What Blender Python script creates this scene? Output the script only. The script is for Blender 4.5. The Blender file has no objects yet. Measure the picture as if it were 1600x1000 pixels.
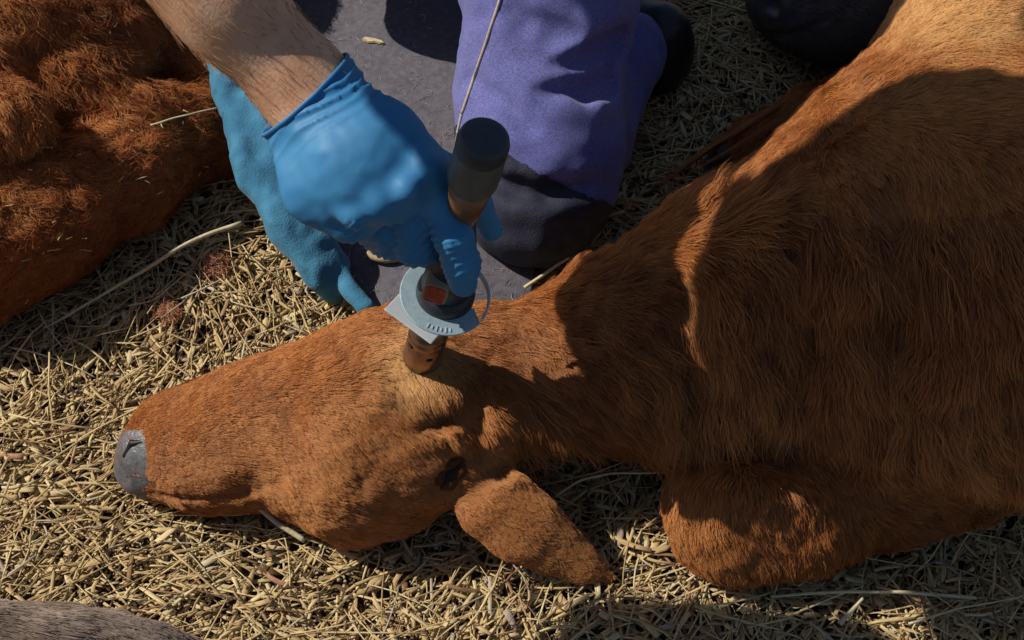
import bpy, math, random
import numpy as np
from mathutils import Vector, Matrix
from mathutils.bvhtree import BVHTree
import openvdb as vdb

random.seed(3); np.random.seed(3)
S = bpy.context.scene
R = math.radians
f32 = np.float32

# ------------------------------------------------------------------ camera
CAM = np.array([0.0, -0.881, 1.05]); PITCH = R(50)
FPX = 50 / 36 * 1600
FW = np.array([0, math.cos(PITCH), -math.sin(PITCH)])
UP = np.array([0, math.sin(PITCH), math.cos(PITCH)])
RT = np.array([1.0, 0, 0])
cam_d = bpy.data.cameras.new('camera'); cam = bpy.data.objects.new('camera', cam_d)
S.collection.objects.link(cam); S.camera = cam
cam.location = CAM; cam.rotation_euler = (R(90) - PITCH, 0, 0)
cam_d.lens = 50; cam_d.sensor_width = 36; cam_d.clip_end = 300; cam_d.clip_start = 0.02

# ------------------------------------------------------------------ light
SUN = Vector((-0.74, 0.14, 0.76)).normalized()        # towards the sun
world = bpy.data.worlds.new('World'); S.world = world; world.use_nodes = True
nt = world.node_tree; nt.nodes.clear()
sky = nt.nodes.new('ShaderNodeTexSky'); sky.sky_type = 'NISHITA'; sky.sun_disc = False
sky.sun_elevation = math.asin(SUN.z); sky.sun_rotation = math.atan2(SUN.x, SUN.y)
bg = nt.nodes.new('ShaderNodeBackground'); bg.inputs[1].default_value = 0.07
wo = nt.nodes.new('ShaderNodeOutputWorld')
nt.links.new(sky.outputs[0], bg.inputs[0]); nt.links.new(bg.outputs[0], wo.inputs[0])
sl = bpy.data.lights.new('sun', 'SUN'); sl.energy = 5.0; sl.angle = R(0.5); sl.color = (1, .93, .82)
so = bpy.data.objects.new('sun', sl); S.collection.objects.link(so); so.location = (-3, 1, 3)
so.rotation_euler = SUN.to_track_quat('Z', 'Y').to_euler()
S.view_settings.view_transform = 'Standard'; S.view_settings.look = 'None'
S.view_settings.gamma = 1; S.view_settings.use_curve_mapping = False
S.view_settings.exposure = -0.27
S.cycles.max_bounces = 7; S.cycles.diffuse_bounces = 3; S.cycles.glossy_bounces = 3; S.cycles.transmission_bounces = 6; S.cycles.use_adaptive_sampling = True; S.cycles.adaptive_threshold = .02

# ------------------------------------------------------------------ helpers
def P(px, py, z):
    d = FW + (px - 800) / FPX * RT + (500 - py) / FPX * UP
    t = (z - CAM[2]) / d[2]
    return CAM + d * t, t / FPX                       # point, metres per pixel there

def proj(p):
    q = np.asarray(p) - CAM
    dep = q @ FW
    return 800 + FPX * (q @ RT) / dep, 500 - FPX * (q @ UP) / dep, dep

def node(n):
    """(px, py, z, r_px) -> (xyz, r)"""
    p, s = P(n[0], n[1], n[2]); return p, n[3] * s

def link(name, data, parent=None, loc=None):
    o = bpy.data.objects.new(name, data); S.collection.objects.link(o)
    if parent is not None:
        o.parent = parent
        o.matrix_parent_inverse = Matrix.Translation(-Vector(parent.location))
    return o

def tag(o, label=None, cat=None, group=None, kind=None):
    for k, v in (('label', label), ('category', cat), ('group', group), ('kind', kind)):
        if v: o[k] = v
    return o

def empty(name, loc, label, cat, group=None):
    o = link(name, None); o.location = Vector(loc); o.empty_display_size = .05
    return tag(o, label, cat, group)

def mesh(name, v, f, m, parent=None, smooth=True):
    me = bpy.data.meshes.new(name); 
    me.from_pydata([tuple(x) for x in v], [], [tuple(int(i) for i in x) for x in f])
    if smooth: me.polygons.foreach_set('use_smooth', [True] * len(me.polygons))
    me.materials.append(m); me.update()
    return link(name, me, parent)

def fastmesh(name, v, q, m, parent=None, smooth=True, attrs=None):
    v = np.asarray(v, f32); q = np.asarray(q, np.int32); n = q.shape[1]
    me = bpy.data.meshes.new(name)
    me.vertices.add(len(v)); me.vertices.foreach_set('co', v.ravel())
    me.loops.add(q.size); me.loops.foreach_set('vertex_index', q.ravel())
    me.polygons.add(len(q)); me.polygons.foreach_set('loop_start', np.arange(0, q.size, n, dtype=np.int32))
    if smooth: me.polygons.foreach_set('use_smooth', np.ones(len(q), bool))
    for k, a in (attrs or {}).items():
        at = me.attributes.new(k, 'FLOAT', 'POINT'); at.data.foreach_set('value', np.asarray(a, f32))
    me.materials.append(m); me.update(calc_edges=True); me.validate()
    return link(name, me, parent)

# hashed lattice noise
def _h(i, j, k, s):
    n = (i * 374761393 + j * 668265263 + k * 2147483647 + s * 1274126177) & 0xffffffff
    n = ((n ^ (n >> 13)) * 1274126177) & 0xffffffff
    n = n ^ (n >> 16)
    return (n & 0xffffff) / float(0xffffff)

def vn(p, scale, seed=0):
    p = np.asarray(p, np.float64) * scale + 1000.5
    i = np.floor(p).astype(np.int64); f = p - i; f = f * f * (3 - 2 * f)
    r = 0
    for a in (0, 1):
        for b in (0, 1):
            for c in (0, 1):
                w = (f[..., 0] if a else 1 - f[..., 0]) * (f[..., 1] if b else 1 - f[..., 1]) * (f[..., 2] if c else 1 - f[..., 2])
                r = r + w * _h(i[..., 0] + a, i[..., 1] + b, i[..., 2] + c, seed)
    return r * 2 - 1

def fbm(p, scale, seed=0, o=3):
    return sum(vn(p, scale * 2 ** k, seed + k) * .5 ** k for k in range(o))

# smooth union of tapered capsules -> quads
def sdf(chains, vox, floor=None, noise=None, carve=()):
    """chains: list of dict(n=[(xyz, r)...], k=blend, flat=(axis, factor))"""
    lo = np.full(3, 9e9); hi = -lo
    for c in chains:
        for p, r in c['n']:
            lo = np.minimum(lo, p - r); hi = np.maximum(hi, p + r)
    lo = lo - 4 * vox; hi = hi + 4 * vox
    if floor is not None: lo[2] = max(lo[2], floor - 4 * vox)
    dim = np.ceil((hi - lo) / vox).astype(int) + 1
    ax = [(lo[i] + vox * np.arange(dim[i])).astype(f32) for i in range(3)]
    D = np.full(tuple(dim), 1.0, f32)
    def seg(c, a, ra, b, rb, sign):
        k = c.get('k', .02); m = k + 3 * vox
        l = np.minimum(a - ra, b - rb) - m; h = np.maximum(a + ra, b + rb) + m
        i0 = np.clip(np.floor((l - lo) / vox).astype(int), 0, dim); i1 = np.clip(np.ceil((h - lo) / vox).astype(int) + 1, 0, dim)
        if (i1 <= i0).any(): return
        X, Y, Z = np.meshgrid(ax[0][i0[0]:i1[0]], ax[1][i0[1]:i1[1]], ax[2][i0[2]:i1[2]], indexing='ij')
        q = np.stack((X, Y, Z), -1) - a.astype(f32)
        ba = (b - a).astype(f32)
        fl = c.get('flat')
        if fl is not None:
            n = np.asarray(fl[0], f32); n /= np.linalg.norm(n); s = fl[1] - 1
            q = q + s * (q @ n)[..., None] * n
            ba = ba + s * (ba @ n) * n
        t = np.clip((q @ ba) / max(float(ba @ ba), 1e-9), 0, 1)
        d = np.sqrt(((q - t[..., None] * ba) ** 2).sum(-1)) - (ra + (rb - ra) * t)
        if fl is not None: d = d / (1 + .35 * (fl[1] - 1))
        cur = D[i0[0]:i1[0], i0[1]:i1[1], i0[2]:i1[2]]
        if sign > 0:
            hh = np.maximum(k - np.abs(cur - d), 0) / k
            D[i0[0]:i1[0], i0[1]:i1[1], i0[2]:i1[2]] = np.minimum(cur, d) - hh * hh * k * .25
        else:
            hh = np.maximum(k - np.abs(cur + d), 0) / k
            D[i0[0]:i1[0], i0[1]:i1[1], i0[2]:i1[2]] = np.maximum(cur, -d) + hh * hh * k * .25
    for sign, lst in ((1, chains), (-1, carve)):
        for c in lst:
            n = c['n']
            if len(n) == 1: n = [n[0], (n[0][0] + 1e-4, n[0][1])]
            for (a, ra), (b, rb) in zip(n[:-1], n[1:]):
                seg(c, np.asarray(a, float), ra, np.asarray(b, float), rb, sign)
    if floor is not None:
        D = np.maximum(D, (floor - ax[2])[None, None, :])
    D = np.clip(D, -4 * vox, 4 * vox)
    g = vdb.FloatGrid(4 * vox); g.copyFromArray(D)
    pts, quads = g.convertToQuads(0.0)
    v = np.asarray(pts, np.float64) * vox + lo; q = np.asarray(quads, np.int64)
    if noise is not None:
        N = vnormals(v, q); v = v + N * noise(v, N)[:, None]
    a, b, c = v[q[:, 0]], v[q[:, 1]], v[q[:, 2]]
    if (np.cross(b - a, c - a) * (a - v.mean(0))).sum() < 0: q = q[:, ::-1]
    return v, q

def vnormals(v, q):
    a = np.cross(v[q[:, 2]] - v[q[:, 0]], v[q[:, 3]] - v[q[:, 1]])
    N = np.zeros_like(v)
    for i in range(4): np.add.at(N, q[:, i], a)
    N /= np.linalg.norm(N, axis=1)[:, None] + 1e-12
    c = v.mean(0)
    if (N * (v - c)).sum() < 0: N = -N
    return N

def CH(nodes, k=.02, flat=None):
    return dict(n=[node(n) for n in nodes], k=k, flat=flat)
def CW(nodes, k=.02, flat=None):
    return dict(n=[(np.array(n[:3], float), n[3]) for n in nodes], k=k, flat=flat)

def cast(bvh, px, py):
    d = FW + (px - 800) / FPX * RT + (500 - py) / FPX * UP
    d = Vector(d).normalized(); h = bvh.ray_cast(Vector(CAM), d)
    return (np.array(h[0]), np.array(h[1])) if h[0] is not None else (None, None)
def bvh_of(v, q): return BVHTree.FromPolygons([tuple(x) for x in v], [tuple(int(i) for i in x) for x in q])

def carve_on(chains, lines, vox=.008, floor=None):
    """grooves laid on the surface of a first coarse pass; lines: ([(px, py, r_px, depth factor)...], blend)"""
    v, q = sdf(chains, vox, floor=floor); b = bvh_of(v, q); out = []
    for pts, k in lines:
        n = []
        for px, py, r, dd in pts:
            h, nn = cast(b, px, py)
            if h is None: continue
            rr = r * ((h - CAM) @ FW) / FPX
            if nn @ (CAM - h) < 0: nn = -nn
            n.append((h + nn * rr * (1 - dd), rr))
        if n: out.append(dict(n=n, k=k, flat=None))
    return out
# ------------------------------------------------------------------ materials
def nodes_of(name):
    m = bpy.data.materials.new(name); m.use_nodes = True
    t = m.node_tree; b = t.nodes['Principled BSDF']
    return m, t, b
def N_(t, typ, **kw):
    n = t.nodes.new(typ)
    for k, v in kw.items():
        if k in n.inputs: n.inputs[k].default_value = v
        else: setattr(n, k, v)
    return n
def ramp(t, fac, stops):
    r = t.nodes.new('ShaderNodeValToRGB'); e = r.color_ramp.elements
    while len(e) < len(stops): e.new(.5)
    for i, (p, c) in enumerate(stops):
        e[i].position = p; e[i].color = (*c, 1)
    t.links.new(fac, r.inputs[0]); return r.outputs[0]

def simple(name, ca, cb, scale=60, rough=.7, bump=.2, bscale=None, metal=0, spec=.5, sheen=0, dist=.002, stretch=None, detail=6):
    m, t, b = nodes_of(name)
    tc = N_(t, 'ShaderNodeTexCoord'); src = tc.outputs['Object']
    if stretch:
        mp = N_(t, 'ShaderNodeMapping'); mp.inputs['Scale'].default_value = stretch
        t.links.new(src, mp.inputs[0]); src = mp.outputs[0]
    n = N_(t, 'ShaderNodeTexNoise', Scale=scale, Detail=detail, Roughness=.6); t.links.new(src, n.inputs['Vector'])
    t.links.new(ramp(t, n.outputs[0], [(.3, ca), (.7, cb)]), b.inputs['Base Color'])
    b.inputs['Roughness'].default_value = rough; b.inputs['Metallic'].default_value = metal
    b.inputs['Specular IOR Level'].default_value = spec
    if sheen:
        b.inputs['Sheen Weight'].default_value = sheen; b.inputs['Sheen Roughness'].default_value = .4
    if bump:
        n2 = N_(t, 'ShaderNodeTexNoise', Scale=bscale or scale * 4, Detail=4); t.links.new(src, n2.inputs['Vector'])
        bp = N_(t, 'ShaderNodeBump', Strength=bump, Distance=dist); t.links.new(n2.outputs[0], bp.inputs['Height'])
        t.links.new(bp.outputs[0], b.inputs['Normal'])
    return m

def hairmat(name, dark, mid, light, patch=None, gloss=.14):
    m, t, b = nodes_of(name); t.nodes.remove(b)
    a = N_(t, 'ShaderNodeAttribute', attribute_name='tint')
    c = ramp(t, a.outputs['Fac'], [(0, dark), (.5, mid), (1, light)])
    if patch:
        a2 = N_(t, 'ShaderNodeAttribute', attribute_name='patch')
        mx = N_(t, 'ShaderNodeMix', data_type='RGBA'); mx.inputs['B'].default_value = (*patch, 1)
        t.links.new(a2.outputs['Fac'], mx.inputs['Factor']); t.links.new(c, mx.inputs[6]); mx.inputs[7].default_value = (*patch, 1)
        c = mx.outputs[2]
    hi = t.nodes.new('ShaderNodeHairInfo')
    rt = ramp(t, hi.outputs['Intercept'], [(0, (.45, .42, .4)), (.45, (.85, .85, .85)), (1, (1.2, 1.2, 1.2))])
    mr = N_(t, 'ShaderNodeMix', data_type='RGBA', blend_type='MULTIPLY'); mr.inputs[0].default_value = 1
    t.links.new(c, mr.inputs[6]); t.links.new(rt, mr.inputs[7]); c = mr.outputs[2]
    d = t.nodes.new('ShaderNodeBsdfDiffuse'); t.links.new(c, d.inputs['Color'])
    tr = t.nodes.new('ShaderNodeBsdfTranslucent'); t.links.new(c, tr.inputs['Color'])
    g = t.nodes.new('ShaderNodeBsdfHair'); g.component = 'Reflection'; g.inputs['Color'].default_value = (.7, .5, .34, 1); g.inputs['RoughnessU'].default_value = .25; g.inputs['RoughnessV'].default_value = .9
    m1 = t.nodes.new('ShaderNodeMixShader'); m1.inputs[0].default_value = .22; t.links.new(d.outputs[0], m1.inputs[1]); t.links.new(tr.outputs[0], m1.inputs[2])
    m2 = t.nodes.new('ShaderNodeMixShader'); m2.inputs[0].default_value = gloss; t.links.new(m1.outputs[0], m2.inputs[1]); t.links.new(g.outputs[0], m2.inputs[2])
    t.links.new(m2.outputs[0], t.nodes['Material Output'].inputs['Surface'])
    return m

# ------------------------------------------------------------------ fur
def idw(px, py, pts, power=2.2):
    """inverse-distance interpolation of control points (a, b, value...)"""
    pts = np.array(pts, float); num = 0; den = 0
    for r in pts:
        w = 1 / (((px - r[0]) ** 2 + (py - r[1]) ** 2) + 400) ** (power / 2)
        num = num + w[:, None] * r[2:]; den = den + w
    return num / den[:, None]

def fur(parent, v, q, n, m, flow, length, radius=.00036, lift=.35, curl=0., curlf=2.5, clump=.5, cell=.010,
        seg=6, seed=1, holes=(), tint=None, patch=None, droop=.0, mess=.25, all_round=.06, name='fur', keep=None):
    rng = np.random.default_rng(seed)
    tri = np.vstack((q[:, [0, 1, 2]], q[:, [0, 2, 3]]))
    a, b, c = v[tri[:, 0]], v[tri[:, 1]], v[tri[:, 2]]
    cr = np.cross(b - a, c - a); ar = np.linalg.norm(cr, axis=1) / 2; nn = cr / (2 * ar[:, None] + 1e-15)
    VN = vnormals(v, q)
    if (nn * VN[tri[:, 0]]).sum() < 0: nn = -nn
    cen = (a + b + c) / 3
    X, Y, dep = proj(cen)
    view = CAM - cen; view /= np.linalg.norm(view, axis=1)[:, None]
    vis = ((nn * view).sum(1) > -.25) & (X > -120) & (X < 1720) & (Y > -130) & (Y < 1130)
    w = ar * np.where(vis, 1, all_round) * (nn[:, 2] > -.75) * (cen[:, 2] > .002)
    if keep is not None: w = w * keep(cen)
    idx = rng.choice(len(tri), n, p=w / w.sum())
    r1, r2 = rng.random(n), rng.random(n); s = np.sqrt(r1)
    u0, u1, u2 = 1 - s, s * (1 - r2), s * r2
    T = tri[idx]
    p0 = v[T[:, 0]] * u0[:, None] + v[T[:, 1]] * u1[:, None] + v[T[:, 2]] * u2[:, None]
    nm = VN[T[:, 0]] * u0[:, None] + VN[T[:, 1]] * u1[:, None] + VN[T[:, 2]] * u2[:, None]
    nm /= np.linalg.norm(nm, axis=1)[:, None]
    px, py, dep = proj(p0)
    ok = np.ones(n, bool)
    for hx, hy, hr in holes: ok &= (px - hx) ** 2 + ((py - hy)) ** 2 > (hr * (1 + .25 * rng.standard_normal(n))) ** 2
    p0, nm, px, py = p0[ok], nm[ok], px[ok], py[ok]; n = len(p0)
    px = np.clip(px, -300, 1900); py = np.clip(py, -300, 1300)
    L = idw(px, py, length)[:, 0] * .001
    L = L * (1 + .25 * vn(p0, 40, seed)) * rng.uniform(.6, 1.25, n)
    fd = idw(px, py, flow)
    d3 = fd[:, :1] * RT + (-fd[:, 1:2]) * UP
    nv = np.stack([fbm(p0, 28, seed + 11 + i, 2) for i in range(3)], 1)
    sl_ = np.clip(L / .020, .38, 1)[:, None]
    d3 = d3 / (np.linalg.norm(d3, axis=1)[:, None] + 1e-9) + sl_ * mess * nv * 1.6 + sl_ * mess * .5 * rng.standard_normal((n, 3))
    d3 -= (d3 * nm).sum(1)[:, None] * nm
    d3 /= np.linalg.norm(d3, axis=1)[:, None] + 1e-9
    li = lift * (1 + .5 * vn(p0, 60, seed + 5) + .3 * rng.standard_normal(n))
    # clumps
    g = p0 / cell; ci = np.floor(g).astype(np.int64); best = np.full(n, 9e9); bid = np.zeros(n, np.int64)
    for dx in (-1, 0, 1):
        for dy in (-1, 0, 1):
            for dz in (-1, 0, 1):
                k = ci + np.array((dx, dy, dz))
                fp = k + np.stack([_h(k[:, 0] + 500, k[:, 1] + 500, k[:, 2] + 500, 7 + e) for e in range(3)], 1)
                dd = ((g - fp) ** 2).sum(1); mk = dd < best
                best[mk] = dd[mk]; bid[mk] = (k[mk, 0] * 73856093) ^ (k[mk, 1] * 19349663) ^ (k[mk, 2] * 83492791)
    u, inv = np.unique(bid, return_inverse=True); cnt = np.bincount(inv)
    C = np.stack([np.bincount(inv, p0[:, i]) / cnt for i in range(3)], 1)[inv]
    ph = (_h(inv, inv * 3, inv * 7, 5)) * 6.28
    jit = np.stack([_h(inv, inv * 3 + 1, inv * 5, 20 + e) - .5 for e in range(3)], 1) * mess * 1.6 * sl_
    d3 = d3 + jit - (jit * nm).sum(1)[:, None] * nm; d3 /= np.linalg.norm(d3, axis=1)[:, None] + 1e-9
    L = L * (.8 + .4 * _h(inv, inv * 2, inv * 9, 31))
    side = np.cross(nm, d3)
    t = np.linspace(0, 1, seg)
    pos = np.zeros((n, seg, 3))
    up0 = nm * li[:, None]
    cl = clump * np.clip(L / .022, .3, 1) * np.clip(1 + .5 * rng.standard_normal(n), 0, 1.5)
    for i, s_ in enumerate(t):
        along = d3 * s_ + up0 * (s_ - .45 * s_ ** 2) + np.array((0, 0, -1)) * droop * s_ ** 2
        pp = p0 + along * L[:, None]
        pp += (C - p0) * (cl * s_ ** 1.2)[:, None] * .9
        if curl: pp += (side * np.sin(curlf * 6.28 * s_ + ph + rng.uniform(-.4, .4, n))[:, None] + nm * (np.cos(curlf * 6.28 * s_ + ph)[:, None] - 1) * .4) * (curl * L * s_)[:, None]
        pos[:, i] = pp
    pos[..., 2] = np.maximum(pos[..., 2], .001)
    cu = bpy.data.hair_curves.new(name); cu.add_curves([seg] * n)
    cu.attributes['position'].data.foreach_set('vector', pos.astype(f32).ravel())
    ra = cu.attributes.get('radius') or cu.attributes.new('radius', 'FLOAT', 'POINT')
    prof = radius * np.array([1, 1, .95, .8, .6, .2]) if seg == 6 else radius * np.linspace(1, .2, seg)
    ra.data.foreach_set('value', (np.tile(prof, n) * np.repeat(rng.uniform(.7, 1.3, n), seg)).astype(f32))
    tn = .5 + .35 * fbm(p0, 9, seed + 30, 3) + .2 * rng.standard_normal(n) + .35 * (_h(inv, inv, inv * 5, 9) - .5)
    if tint is not None: tn = tn + idw(px, py, tint)[:, 0]
    at = cu.attributes.new('tint', 'FLOAT', 'CURVE'); at.data.foreach_set('value', np.clip(tn, 0, 1).astype(f32))
    if patch is not None:
        pv = np.zeros(n)
        for (x, y, rx, ry) in patch:
            e = np.sqrt(((px - x) / rx) ** 2 + ((py - y) / ry) ** 2) + .3 * vn(p0, 50, 77)
            pv = np.maximum(pv, np.clip(1.35 - e, 0, 1))
        at = cu.attributes.new('patch', 'FLOAT', 'CURVE'); at.data.foreach_set('value', pv.astype(f32))
    cu.materials.append(m)
    return tag(link(name, cu, parent), kind='stuff')

#==================================================================== SETTING
earth = simple('packed_earth', (.05, .035, .02), (.11, .08, .045), scale=20, rough=.95, bump=.6, dist=.01)
g_v = []; 
n_g = 41
mesh('ground', [(-60, -60, 0), (60, -60, 0), (60, 60, 0), (-60, 60, 0)], [(0, 1, 2, 3)], earth, smooth=False)
tag(bpy.data.objects['ground'], kind='structure')

# ---- straw and wood chip bedding
def strawmat(name):
    m, t, b = nodes_of(name)
    a = N_(t, 'ShaderNodeAttribute', attribute_name='tint')
    c = ramp(t, a.outputs['Fac'], [(0, (.12, .065, .035)), (.12, (.34, .23, .12)), (.35, (.60, .44, .23)), (.6, (.74, .58, .31)), (.82, (.82, .70, .42)), (.93, (.50, .48, .44)), (1, (.50, .28, .18))])
    fa = N_(t, 'ShaderNodeAttribute', attribute_name='fibre'); mp = N_(t, 'ShaderNodeMapping'); mp.inputs['Scale'].default_value = (90, 1500, 1)
    t.links.new(fa.outputs['Vector'], mp.inputs[0])
    n = N_(t, 'ShaderNodeTexNoise', Scale=1, Detail=4, Roughness=.65); t.links.new(mp.outputs[0], n.inputs['Vector'])
    g = ramp(t, n.outputs[0], [(.28, (.50, .43, .34)), (.5, (.88, .84, .78)), (.72, (1.15, 1.12, 1.05))])
    mx = N_(t, 'ShaderNodeMix', data_type='RGBA', blend_type='MULTIPLY'); mx.inputs[0].default_value = 1
    t.links.new(c, mx.inputs[6]); t.links.new(g, mx.inputs[7]); t.links.new(mx.outputs[2], b.inputs['Base Color'])
    b.inputs['Roughness'].default_value = .75; b.inputs['Specular IOR Level'].default_value = .25
    bp = N_(t, 'ShaderNodeBump', Strength=.8, Distance=.0007); t.links.new(n.outputs[0], bp.inputs['Height']); t.links.new(bp.outputs[0], b.inputs['Normal'])
    return m
straw_m = strawmat('dry_straw')

def bed_height(x, y):
    p = np.stack((x, y, x * 0), -1)
    return .006 * fbm(p, 6, 3, 2) + .004

def chips(n, box, rng, lmin, lmax, wmin, wmax, zlo, zhi, tintlo=0, tinthi=1):
    x = rng.uniform(box[0], box[1], n); y = rng.uniform(box[2], box[3], n)
    Ln = lmin + (lmax - lmin) * rng.beta(1.3, 3.2, n); W = wmin + (wmax - wmin) * rng.beta(1.2, 3.0, n)
    W = np.minimum(W, Ln * .45)
    Th = rng.uniform(.0004, .0009, n) + W * .03
    p3 = np.stack((x, y, x * 0), -1)
    th = rng.uniform(0, 6.283, n) * .75 + 2.2 * vn(p3, 14, 9)
    tl = rng.normal(0, .16, n); ro = rng.normal(0, .3, n)
    z = bed_height(x, y) + zlo + (zhi - zlo) * rng.random(n) + np.abs(np.sin(tl)) * Ln * .3
    dx = np.stack((np.cos(th) * np.cos(tl), np.sin(th) * np.cos(tl), np.sin(tl)), 1)
    dy0 = np.stack((-np.sin(th), np.cos(th), 0 * th), 1); dz0 = np.cross(dx, dy0)
    dy = dy0 * np.cos(ro)[:, None] + dz0 * np.sin(ro)[:, None]; dz = np.cross(dx, dy)
    c0 = np.stack((x, y, z), 1)
    secs = np.array((-1, -.35, .4, 1.0)); bend = rng.normal(0, .06, n) * Ln
    V = np.zeros((n, 16, 3)); FB = np.zeros((n, 16, 3)); FB[:, :, 2] = rng.uniform(0, 400, n)[:, None]
    for si, s_ in enumerate(secs):
        wf = W * .5 * (rng.choice((.12, .5, .8, 1.0), n) if abs(s_) == 1 else rng.uniform(.88, 1.08, n))
        sk = rng.normal(0, .5, n) * W if abs(s_) == 1 else 0
        o = c0 + dx * (s_ * Ln * .5 + sk)[:, None] + dy * (bend * (1 - s_ * s_))[:, None] + dz * (bend * .5 * (1 - s_ * s_))[:, None]
        k = si * 4
        for j_, sg_ in enumerate((-1, 1, 1, -1)): FB[:, k + j_, 0] = s_ * Ln * .5; FB[:, k + j_, 1] = sg_ * wf
        V[:, k] = o - dy * wf[:, None] - dz * (Th * .5)[:, None]; V[:, k + 1] = o + dy * wf[:, None] - dz * (Th * .5)[:, None]
        V[:, k + 2] = o + dy * (wf * .9)[:, None] + dz * (Th * .5)[:, None]; V[:, k + 3] = o - dy * (wf * .9)[:, None] + dz * (Th * .5)[:, None]
    Q = []
    for k in (0, 4, 8):
        Q += [(k, k + 4, k + 5, k + 1), (k + 1, k + 5, k + 6, k + 2), (k + 2, k + 6, k + 7, k + 3), (k + 3, k + 7, k + 4, k)]
    Q += [(0, 1, 2, 3), (12, 15, 14, 13)]
    Q = np.array(Q)[None] + (np.arange(n) * 16)[:, None, None]
    tn = np.clip(rng.beta(3.2, 2.2, n) * .95 - .02, 0, .88)
    sel = rng.random(n); tn = np.where(sel > .965, rng.uniform(.9, .96, n), tn); tn = np.where(sel < .02, 1.0, tn); tn = np.where((sel > .02) & (sel < .07), rng.uniform(0, .1, n), tn)
    return V.reshape(-1, 3), Q.reshape(-1, 4), np.repeat(tn, 16), FB.reshape(-1, 3)

def no_mat(x, y): return np.ones(len(x), bool)
rng = np.random.default_rng(11)
VV = []; QQ = []; TT = []; FF = []; off = 0
for (n, box, a) in ((26000, (-.72, .8, -.46, .66), (.008, .036, .0012, .0065, .000, .010)),
                    (32000, (-.72, .8, -.46, .66), (.010, .065, .0008, .0042, .005, .016)),
                    (6500, (-.72, .8, -.46, .66), (.010, .040, .0028, .0082, .006, .0165)),
                    (2600, (-.72, .8, -.46, .66), (.04, .15, .0007, .0022, .013, .019)),
                    (14000, (-1.5, 1.6, -1.0, 1.7), (.02, .06, .002, .009, .000, .012))):
    v, q, t, fb = chips(n, box, rng, *a); FF.append(fb)
    VV.append(v); QQ.append(q + off); TT.append(t); off += len(v)
bed = fastmesh('straw_bedding', np.vstack(VV), np.vstack(QQ), straw_m, smooth=False, attrs={'tint': np.concatenate(TT)})
at_ = bed.data.attributes.new('fibre', 'FLOAT_VECTOR', 'POINT'); at_.data.foreach_set('vector', np.vstack(FF).astype(f32).ravel())
tag(bed, 'pale dry straw and wood chip bedding spread over the ground', 'straw', kind='stuff')

#==================================================================== MAIN CALF
skin_m = simple('calf_hide', (.17, .052, .014), (.26, .085, .024), scale=40, rough=.8, bump=.1)
nose_m = simple('nose_leather', (.055, .055, .062), (.19, .19, .205), scale=55, rough=.38, bump=.5, bscale=420, dist=.0012)
black_m = simple('dark_wet_black', (.004, .003, .003), (.010, .007, .006), scale=80, rough=.5, bump=0, spec=.3)
horn_m = simple('hoof_horn', (.06, .055, .045), (.12, .11, .09), scale=60, rough=.5, bump=.3)
FL = (0, -.64, .77)
cal = [
    CH([(248, 662, .075, 38), (400, 630, .095, 45), (540, 586, .112, 64), (640, 566, .120, 79), (745, 575, .115, 92)], .03),
    CH([(300, 672, .070, 42), (380, 662, .084, 54), (460, 645, .094, 68), (540, 634, .103, 84)], .03),
    CH([(236, 722, .045, 60), (330, 714, .050, 75), (430, 690, .062, 92), (550, 704, .070, 122), (650, 688, .075, 100)], .03),
    CH([(610, 620, .110, 108), (700, 640, .105, 100)], .03),
    CH([(655, 705, .085, 85), (720, 720, .08, 62)], .03),
    CH([(640, 790, .03, 30), (560, 790, .035, 42)], .03),
    # ear
    CH([(742, 735, .088, 36), (772, 786, .076, 52), (815, 820, .062, 53), (860, 851, .046, 41), (903, 879, .033, 27), (946, 900, .022, 13)], .010, (FL, 2.3)),
    # neck
    CH([(790, 600, .100, 90), (900, 566, .115, 98), (1010, 545, .125, 122), (1130, 500, .125, 165)], .035),
    CH([(820, 540, .11, 28), (940, 468, .13, 48), (1060, 405, .155, 66)], .03),
    # shoulder, barrel
    CH([(1200, 495, .125, 190), (1310, 465, .135, 228), (1450, 340, .145, 232), (1630, 110, .15, 225), (1850, -60, .15, 240)], .06),
    CH([(1200, 540, .11, 170), (1400, 560, .12, 215), (1620, 470, .14, 270), (1850, 380, .15, 300)], .06),
    CH([(1110, 610, .12, 80), (1160, 670, .09, 70)], .05),
    # folded foreleg
    CH([(1150, 800, .060, 98), (1250, 778, .062, 96), (1400, 735, .062, 82), (1580, 680, .07, 78)], .035),
    CH([(1150, 800, .055, 90), (1180, 760, .10, 60)], .03),
    # far legs
    CH([(1130, 245, .022, 20), (1180, 218, .030, 34), (1260, 182, .038, 42), (1340, 150, .045, 44), (1450, 100, .06, 50)], .012),
    CH([(1098, 316, .035, 20), (1180, 296, .055, 32), (1280, 250, .08, 40)], .02),
]
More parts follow.
